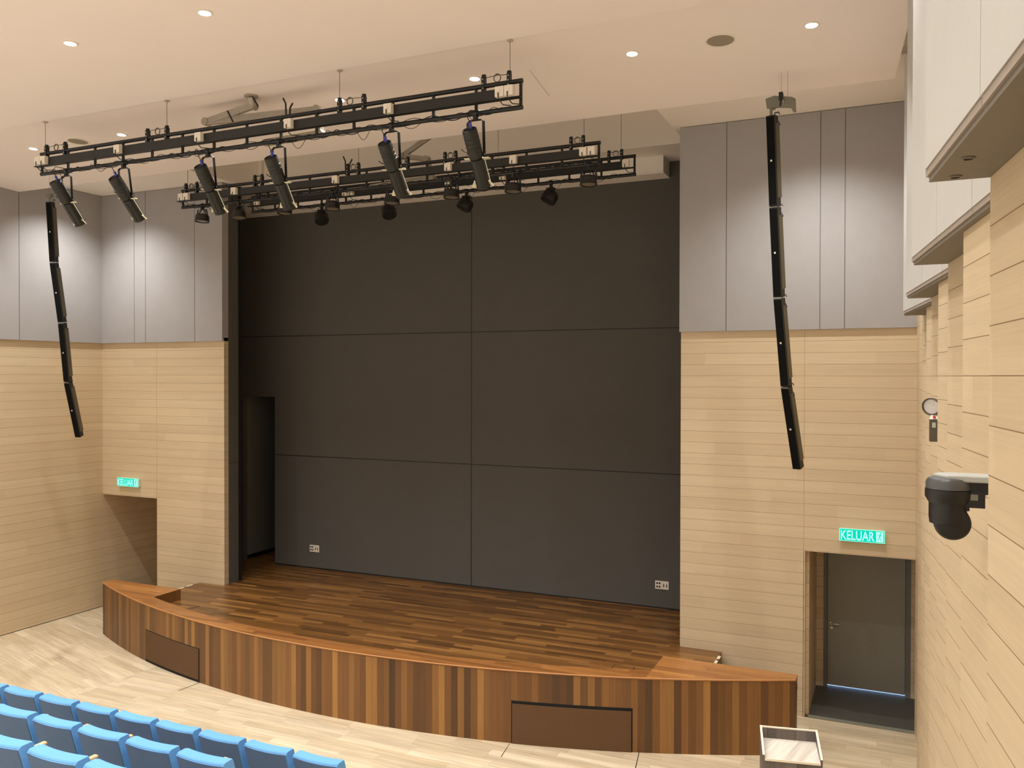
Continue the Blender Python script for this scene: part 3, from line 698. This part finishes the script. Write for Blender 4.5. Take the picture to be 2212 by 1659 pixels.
# ------------------------------------------------------------------ hanging column speakers
def column(sgn, lab, ceilz):
    nodes = [(10.436,-1.346,8.09), (10.53,-1.316,7.015), (10.717,-1.286,5.94), (10.887,-1.215,4.855), (11.218,-1.10,3.81)]
    fx = lambda x: x if sgn > 0 else -15.1-x
    P = [Vector((fx(x), y, z)) for y, x, z in nodes]
    t = thing('column_speaker', lab, 'speaker', tuple(P[0]), 'curved hanging column speakers')
    fwd = Vector((-.30*sgn, -.95, 0)).normalized()   # faces the audience
    side = Vector((0,0,1)).cross(fwd).normalized()
    for i in range(4):
        a, c = P[i], P[i+1]; d = (c-a).normalized(); L = (c-a).length-.012
        f = (fwd-d*fwd.dot(d)).normalized(); s_ = d.cross(f).normalized()
        Mx = Matrix(((s_.x,f.x,d.x,a.x),(s_.y,f.y,d.y,a.y),(s_.z,f.z,d.z,a.z),(0,0,0,1)))
        b = MB(); b.box(-.052, .052, -.11, 0, .004, L, 0, Mx)
        cab = b.build('cabinet', M['column_black'], t, bevel=.005)
        b = MB(); b.box(-.047, .047, .0, .008, .02, L-.015, 0, Mx); b.build('grille', M['column_grill'], cab)
        for q in (-1, 1):
            b = MB(); b.box(q*.052, q*.055, -.13, -.03, .10, L-.10, 0, Mx)
            b.build('side_panel', M['column_side'], cab)
        b = MB(); b.box(-.032, -.014, .008, .011, L*.5-.01, L*.5+.01, 0, Mx) if False else b.box(-.01, .01, .008, .011, L*.5-.011, L*.5+.011, 0, Mx); b.build('badge', M['white_plastic'], cab)
    for i in range(0, 4):
        a = P[i]-fwd*.12; b = MB()
        if i: b.box(-.05, .05, -.01, .01, -.006, .004, 1, Matrix(((side.x,fwd.x,0,P[i].x),(side.y,fwd.y,0,P[i].y),(0,0,1,P[i].z),(0,0,0,1))))
        o = Vector((.05,0,0))
        b.tube([a+Vector((0,0,.05)), a+o+Vector((0,0,.055)), a+o*1.2+Vector((0,0,.03))], .007, 6)
        b.tube([a+Vector((0,0,-.06)), a+o+Vector((0,0,-.055)), a+o*1.3+Vector((0,0,-.10))], .007, 6)
        b.tube([a+Vector((0,0,.04)), a+o*.6+Vector((0,0,-.01)), a+Vector((0,0,-.05))], .006, 6)
        b.build('rigging_link', [M['black_steel'], M['bracket']], t)
    # rigging frame
    top = P[0]-fwd*.03
    b = MB(); b.cyl(top+Vector((0,0,-.05)), top+Vector((0,0,.13)), .017, n=12); b.tube([top+Vector((0,0,.07)), top+Vector((.05,0,.07))], .009, 6); b.build('hanging_post', M['bracket'], t)
    if sgn > 0:
        y = top.y; b = MB()
        prof = [(-1.40,8.29), (-1.30,8.315), (-1.10,8.275), (-1.06,8.25), (-1.055,8.10), (-1.085,8.10), (-1.11,8.155), (-1.24,8.175), (-1.385,8.18)]
        v = [(x, y-.02, z) for x, z in prof]+[(x, y+.03, z) for x, z in prof]; m = len(prof)
        b.add(v, [tuple(range(m)), tuple(range(m, 2*m))[::-1]]+[(i, m+i, m+(i+1)%m, (i+1)%m) for i in range(m)])
        b.build('rigging_beam', M['bracket'], t, bevel=.004)
        b = MB(); b.box(-1.245, -1.20, y-.05, y+.05, 8.25, 8.34); b.bar((-1.215,y-.03,8.30), (-1.232,y-.03,8.18), .012, .02); b.build('beam_clamp', M['black_steel'], t)
        b = MB(); b.bar((-1.205,y-.035,8.26), (-1.19,y-.035,8.20), .004, .012); b.build('tag', M['white_plastic'], t)
        ws = ((-1.22, y), (-1.15, y))
    else:
        y = top.y; x = top.x; b = MB(); b.box(x-.05, x+.06, y-.02, y+.03, 8.17, 8.23); b.tube([(x+.02,y,8.2), (x+.14,y,8.24)], .012, 8); b.build('rigging_beam', M['bracket'], t)
        ws = ((x, y), (x+.08, y))
    b = MB()
    for x, y in ws: b.cyl((x,y,8.22), (x,y,zB(y)+.002), .0014, n=6)
    b.build('suspension_wire', M['wire'], t)
column(1, 'black curved column speaker hanging before the right pier', 8.6)
column(-1, 'black curved column speaker hanging before the left wall', 8.6)

for x, y, lab in ((.210,3.00,'small round recess light in the soffit of the nearest cream box, nearer the camera'), (.190,3.26,'small round recess light in the soffit of the nearest cream box, near its far corner')):
    t = thing('soffit_light', lab, 'ceiling light', (x, y, 5.68), 'unlit recess lights under the nearest cream box')
    b = MB(); b.lathe([(.014,5.681),(.020,5.681),(.020,5.677),(.014,5.676)], Matrix.Translation((x,y,0)), 24); b.build('trim_ring', M['soffit'], t)
    b = MB(); b.cyl((x,y,5.6815), (x,y,5.680), .014, n=20); b.build('lens', M['lens'], t)

# ------------------------------------------------------------------ wall camera and emergency light on the right wall
cx, cy = .205, 3.80
t = thing('surveillance_camera', 'black domed camera on a grey wall arm, right foreground', 'camera', (cx, cy, 4.5))
b = MB(); prof = [(.18,-.045),(.20,-.06),(.44,-.06),(.44,.06),(.20,.06),(.165,.035),(.15,0)]
b.prism([(x, cy+y) for x, y in prof], 4.585, 4.612)
b.build('arm', M['arm_grey'], t, bevel=.006)
b = MB(); b.box(.27, .44, cy-.035, cy+.035, 4.54, 4.585); b.box(.36, .44, cy-.03, cy+.03, 4.50, 4.545); b.build('arm_bracket', M['black_plastic'], t)
b = MB(); b.lathe([(0,4.603),(.05,4.602),(.075,4.594),(.083,4.580),(.084,4.553),(.0,4.553)], Matrix.Translation((cx,cy,0)), 32); b.build('cover', plain('dark grey cap', (78,78,76), .3), t)
b = MB(); b.lathe([(0,4.551),(.086,4.551),(.086,4.520),(.074,4.498),(.0,4.498)], Matrix.Translation((cx,cy,0)), 32); b.box(cx+.045, cx+.125, cy-.04, cy+.03, 4.485, 4.548)
base = b.build('base', M['black_plastic'], t)
b = MB(); b.box(cx+.055, cx+.10, cy-.043, cy-.039, 4.515, 4.538); b.build('rating_label', M['bracket'], base)
b = MB(); b.lathe([(.0,4.498),(.069,4.498),(.069,4.44),(.066,4.415),(.0,4.40)], Matrix.Translation((cx-.003,cy,0)), 28); b.box(cx+.03, cx+.072, cy-.03, cy+.03, 4.47, 4.50); b.build('turret', M['black_plastic'], t)
b = MB(); Mh = Matrix.Translation((cx+.012, cy, 4.420)) @ Matrix.Rotation(math.radians(90), 4, 'X')
b.lathe([(0,-.05),(.056,-.05),(.063,-.046),(.067,-.038),(.067,.038),(.063,.046),(.056,.05),(0,.05)], Mh, 32); b.build('head', M['black_plastic'], t)
b = MB(); b.cyl((cx-.02,cy+.045,4.40), (cx-.03,cy+.075,4.40), .026, n=16); b.build('lens', M['lamp_glass'], t)
b = MB(); b.tube([(cx+.125,cy-.02,4.54), (cx+.15,cy-.02,4.545), (cx+.16,cy-.02,4.52), (.36,cy-.02,4.51)], .006, 6); b.build('lead', M['cable'], t)

ey = 7.42
t = thing('emergency_light', 'twin-part emergency light with round lamp, high on the right wall', 'emergency light', (.30, ey, 4.6))
b = MB(); b.box(.262, .42, ey-.05, ey+.05, 4.49, 4.665); 
bd = b.build('battery_box', M['em_grey'], t, bevel=.004)
b = MB(); b.add([(.262,ey-.051,4.665),(.33,ey-.051,4.665),(.33,ey-.02,4.70),(.275,ey-.02,4.70),(.262,ey+.05,4.665),(.33,ey+.05,4.665)], [(0,1,2,3),(0,3,4),(3,2,5,4)]); b.build('top_panel', M['white_plastic'], bd)
b = MB(); b.box(.285, .305, ey-.056, ey-.045, 4.675, 4.690); b.build('warning_mark', M['red'], bd)
b = MB(); b.box(.28, .305, ey-.052, ey-.049, 4.60, 4.64); b.build('label_plate', M['label_green'], bd)
Mh = Matrix.Translation((.283, ey, 4.765)) @ basis(Vector((-.40,-.90,-.12)), (1,0,0))
b = MB(); b.lathe([(0,-.06),(.04,-.06),(.064,-.01),(.070,.03),(.062,.03),(.058,.015)], Mh, 26); b.build('lamp_shell', M['em_grey'], t)
b = MB(); p = Mh @ Vector((0,0,.016)); q = Mh @ Vector((0,0,.020)); b.cyl(p, q, .058, n=24); b.build('lamp_lens', M['lamp_glass'], t)
b = MB(); b.box(.29, .42, ey-.012, ey+.012, 4.69, 4.72); b.cyl((.30,ey,4.70),(.30,ey,4.74), .012, n=10); b.build('swivel', M['em_grey'], t)

# ------------------------------------------------------------------ lectern (open-topped reading desk)
t = thing('lectern', 'dark grey wood lectern with raised rim and pale top, bottom right', 'lectern', (-.93, 9.18, 0))
ang = math.atan2(.12, .58); c, s_ = math.cos(ang), math.sin(ang)
W, Dp = .585, .42
Ml = Matrix(((c,-s_,0,-1.285),(s_,c,0,9.38),(0,0,1,0),(0,0,0,1)))    # origin = back-left top corner, x right, -y towards the camera
b = MB(); b.box(.02, W-.02, -.02, 0, .0, 1.235, 0, Ml); b.build('back_panel', M['lectern_wood'], t)
b = MB(); b.box(.02, W-.02, -Dp, -Dp+.02, .0, 1.065, 0, Ml); b.build('front_panel', M['lectern_wood'], t)
for x0 in (0, W-.02):
    v = [(0,0,0),(0,0,1.245),(0,-.09,1.215),(0,-Dp-.01,1.115),(0,-Dp-.01,1.06),(0,-Dp,1.06),(0,-Dp,0)]
    b = MB(); vs = [Ml @ Vector((x0,y,z)) for _, y, z in v]+[Ml @ Vector((x0+.02,y,z)) for _, y, z in v]; m = 7
    b.add(vs, [tuple(range(m)), tuple(range(m,2*m))[::-1]]+[(i, m+i, m+(i+1)%m, (i+1)%m) for i in range(m)]); sp = b.build('side_panel', M['lectern_wood'], t)
    b = MB(); b.bar(Ml @ Vector((x0+.01,.001,1.247)), Ml @ Vector((x0+.01,-.09,1.2175)), .022, .004); b.bar(Ml @ Vector((x0+.01,-.09,1.2175)), Ml @ Vector((x0+.01,-Dp-.01,1.1175)), .022, .004); b.build('edge_band', M['edge_band'], sp)
b = MB(); b.box(0, W, -.021, .001, 1.235, 1.247, 0, Ml); b.build('edge_band', M['edge_band'], t)
b = MB(); v = [(.02,-.02,1.125),(W-.02,-.02,1.125),(W-.02,-Dp-.004,1.073),(.02,-Dp-.004,1.073)]
b.add([Ml @ Vector(p) for p in v]+[Ml @ Vector((p[0],p[1],p[2]-.018)) for p in v], [(0,3,2,1),(4,5,6,7),(0,1,5,4),(1,2,6,5),(2,3,7,6),(3,0,4,7)]); top = b.build('desktop', M['lectern_top'], t)
b = MB(); b.bar(Ml @ Vector((.02,-Dp-.006,1.068)), Ml @ Vector((W-.02,-Dp-.006,1.068)), .006, .022); b.build('edge_band', M['edge_band'], top)
b = MB(); b.box(.03, W-.03, -Dp+.03, -.03, 0, .06, 0, Ml); b.build('plinth', M['lectern_wood'], t)

# ------------------------------------------------------------------ auditorium chairs
HW = .252
def chair_back():
    prof = [(.165,.40),(.002,.970),(.004,.985),(.014,.995),(.030,.999),(.105,1.0),(.124,.992),(.132,.975),(.29,.42),(.285,.40)]
    b = MB(); N = 22; m = len(prof); vs = []
    for i in range(N+1):
        u = -1+2*i/N; x = u*HW; e = 1-max(0, abs(u)-.93)/.07*.12; 
        bul = -.028*(1-u*u)+.014
        cyy, cz = .13, .72
        for y, z in prof: 
            yy = y+bul; k = e if abs(u) > .93 else 1
            vs.append((x, (yy-(cyy+(.72-z)*.29))*k+(cyy+(.72-z)*.29), (z-cz)*(1-(1-k)*.12)+cz))
    fs = [(i*m+j, i*m+(j+1)%m, (i+1)*m+(j+1)%m, (i+1)*m+j) for i in range(N) for j in range(m)]
    b.add(vs, [f[::-1] for f in fs], 0, False); b.add(vs[:m], [tuple(range(m))]); b.add(vs[-m:], [tuple(range(m))[::-1]])
    return b
def piping():
    b = MB(); pts = []
    for i in range(13):
        u = -1+2*i/12; pts.append((u*HW*.985, .004-.028*(1-u*u)+.014, .975))
    b.tube(pts, .003, 6); return b
def make_chair(lab):
    t = thing('auditorium_chair', lab, 'chair', (0,0,0), 'blue auditorium chairs')
    chair_back().build('backrest', M['seat_blue'], t, world=False)
    b = MB(); N = 12; vs = []
    for i in range(N+1):
        u = -.965+1.93*i/N; bul = -.028*(1-u*u)+.014
        for y, z in ((.160,.42),(.0025,.972)): vs.append((u*HW, y+bul-.006, z))
    b.add(vs, [(2*i, 2*i+2, 2*i+3, 2*i+1) for i in range(N)], 0, True); b.build('back_shell', M['seat_shell'], t, world=False)
    piping().build('piping', M['seat_piping'], t, world=False)
    b = MB(); b.box(-.235, .235, .25, .36, .40, .84, 0, Matrix.Translation((0,.0,0)) @ Matrix.Translation((0,.3,.42)) @ Matrix.Rotation(math.radians(14), 4, 'X') @ Matrix.Translation((0,-.3,-.42)))
    b.build('seat', M['seat_blue'], t, world=False, bevel=.03)
    for sx in (-1,):
        b = MB(); b.box(sx*.289-.022, sx*.289+.022, .14, .64, .675, .70); a = b.build('armrest', M['arm_wood'], t, world=False, bevel=.008)
        b = MB(); b.box(sx*.289-.014, sx*.289+.014, .20, .55, .0, .675); b.build('side_frame', M['seat_plastic'], t, world=False)
    b = MB(); b.box(-.255, .255, .20, .30, .34, .40); b.build('seat_bracket', M['seat_plastic'], t, world=False)
    return t
first = make_chair('')
used = [False]
def place(x, y, z, lab):
    o = first if not used[0] else copy_tree(first); used[0] = True
    o.location = (x, y, z); o['label'] = lab
ordn = ['first','second','third','fourth','fifth','sixth','seventh','eighth','ninth']
for k in range(9): place(-4.855-.579*k, 6.355, .455, 'blue chair in the row nearest the stage, %s from its right end' % ordn[k] if k else 'blue chair at the right end of the row nearest the stage')
for k in range(5): place(-5.165-.585*k, 5.246, .865, 'blue chair in the second row from the stage, %s from its right end in view' % ordn[k] if k else 'rightmost blue chair in view in the second row from the stage')
for k, (x, w) in enumerate(((-4.87,'barely showing at the bottom edge, rightmost of the third row from the stage'), (-5.45,'middle one in view of the third row from the stage'), (-6.04,'at the bottom left corner in the third row from the stage'))): place(x-.03, 4.144, 1.28, 'blue chair '+w)

# ------------------------------------------------------------------ world, camera, view
w = bpy.data.worlds.new('world'); S.world = w; w.use_nodes = True
w.node_tree.nodes['Background'].inputs[0].default_value = (1.0, .975, .95, 1); w.node_tree.nodes['Background'].inputs[1].default_value = 1.05
cam = bpy.data.cameras.new('camera'); co = bpy.data.objects.new('camera', cam); COL.objects.link(co); S.camera = co
yaw, pit, rol = 4.22113424e-01, -9.89096666e-03, 1.59239017e-03
f = Vector((-math.sin(yaw)*math.cos(pit), math.cos(yaw)*math.cos(pit), math.sin(pit))); r = Vector((math.cos(yaw), math.sin(yaw), 0)); u = r.cross(f)
r2 = r*math.cos(rol)+u*math.sin(rol); u2 = -r*math.sin(rol)+u*math.cos(rol)
co.matrix_world = Matrix(((r2.x,u2.x,-f.x,0),(r2.y,u2.y,-f.y,0),(r2.z,u2.z,-f.z,5.0),(0,0,0,1)))
cam.sensor_width = 36; cam.sensor_fit = 'HORIZONTAL'; cam.lens = 1832.53/2212*36; cam.clip_start = .05; cam.clip_end = 100
S.view_settings.view_transform = 'Standard'; S.view_settings.look = 'None'; S.view_settings.gamma = 1; S.view_settings.use_curve_mapping = False
S.view_settings.exposure = 0.0
S.cycles.max_bounces = 8; S.cycles.diffuse_bounces = 6
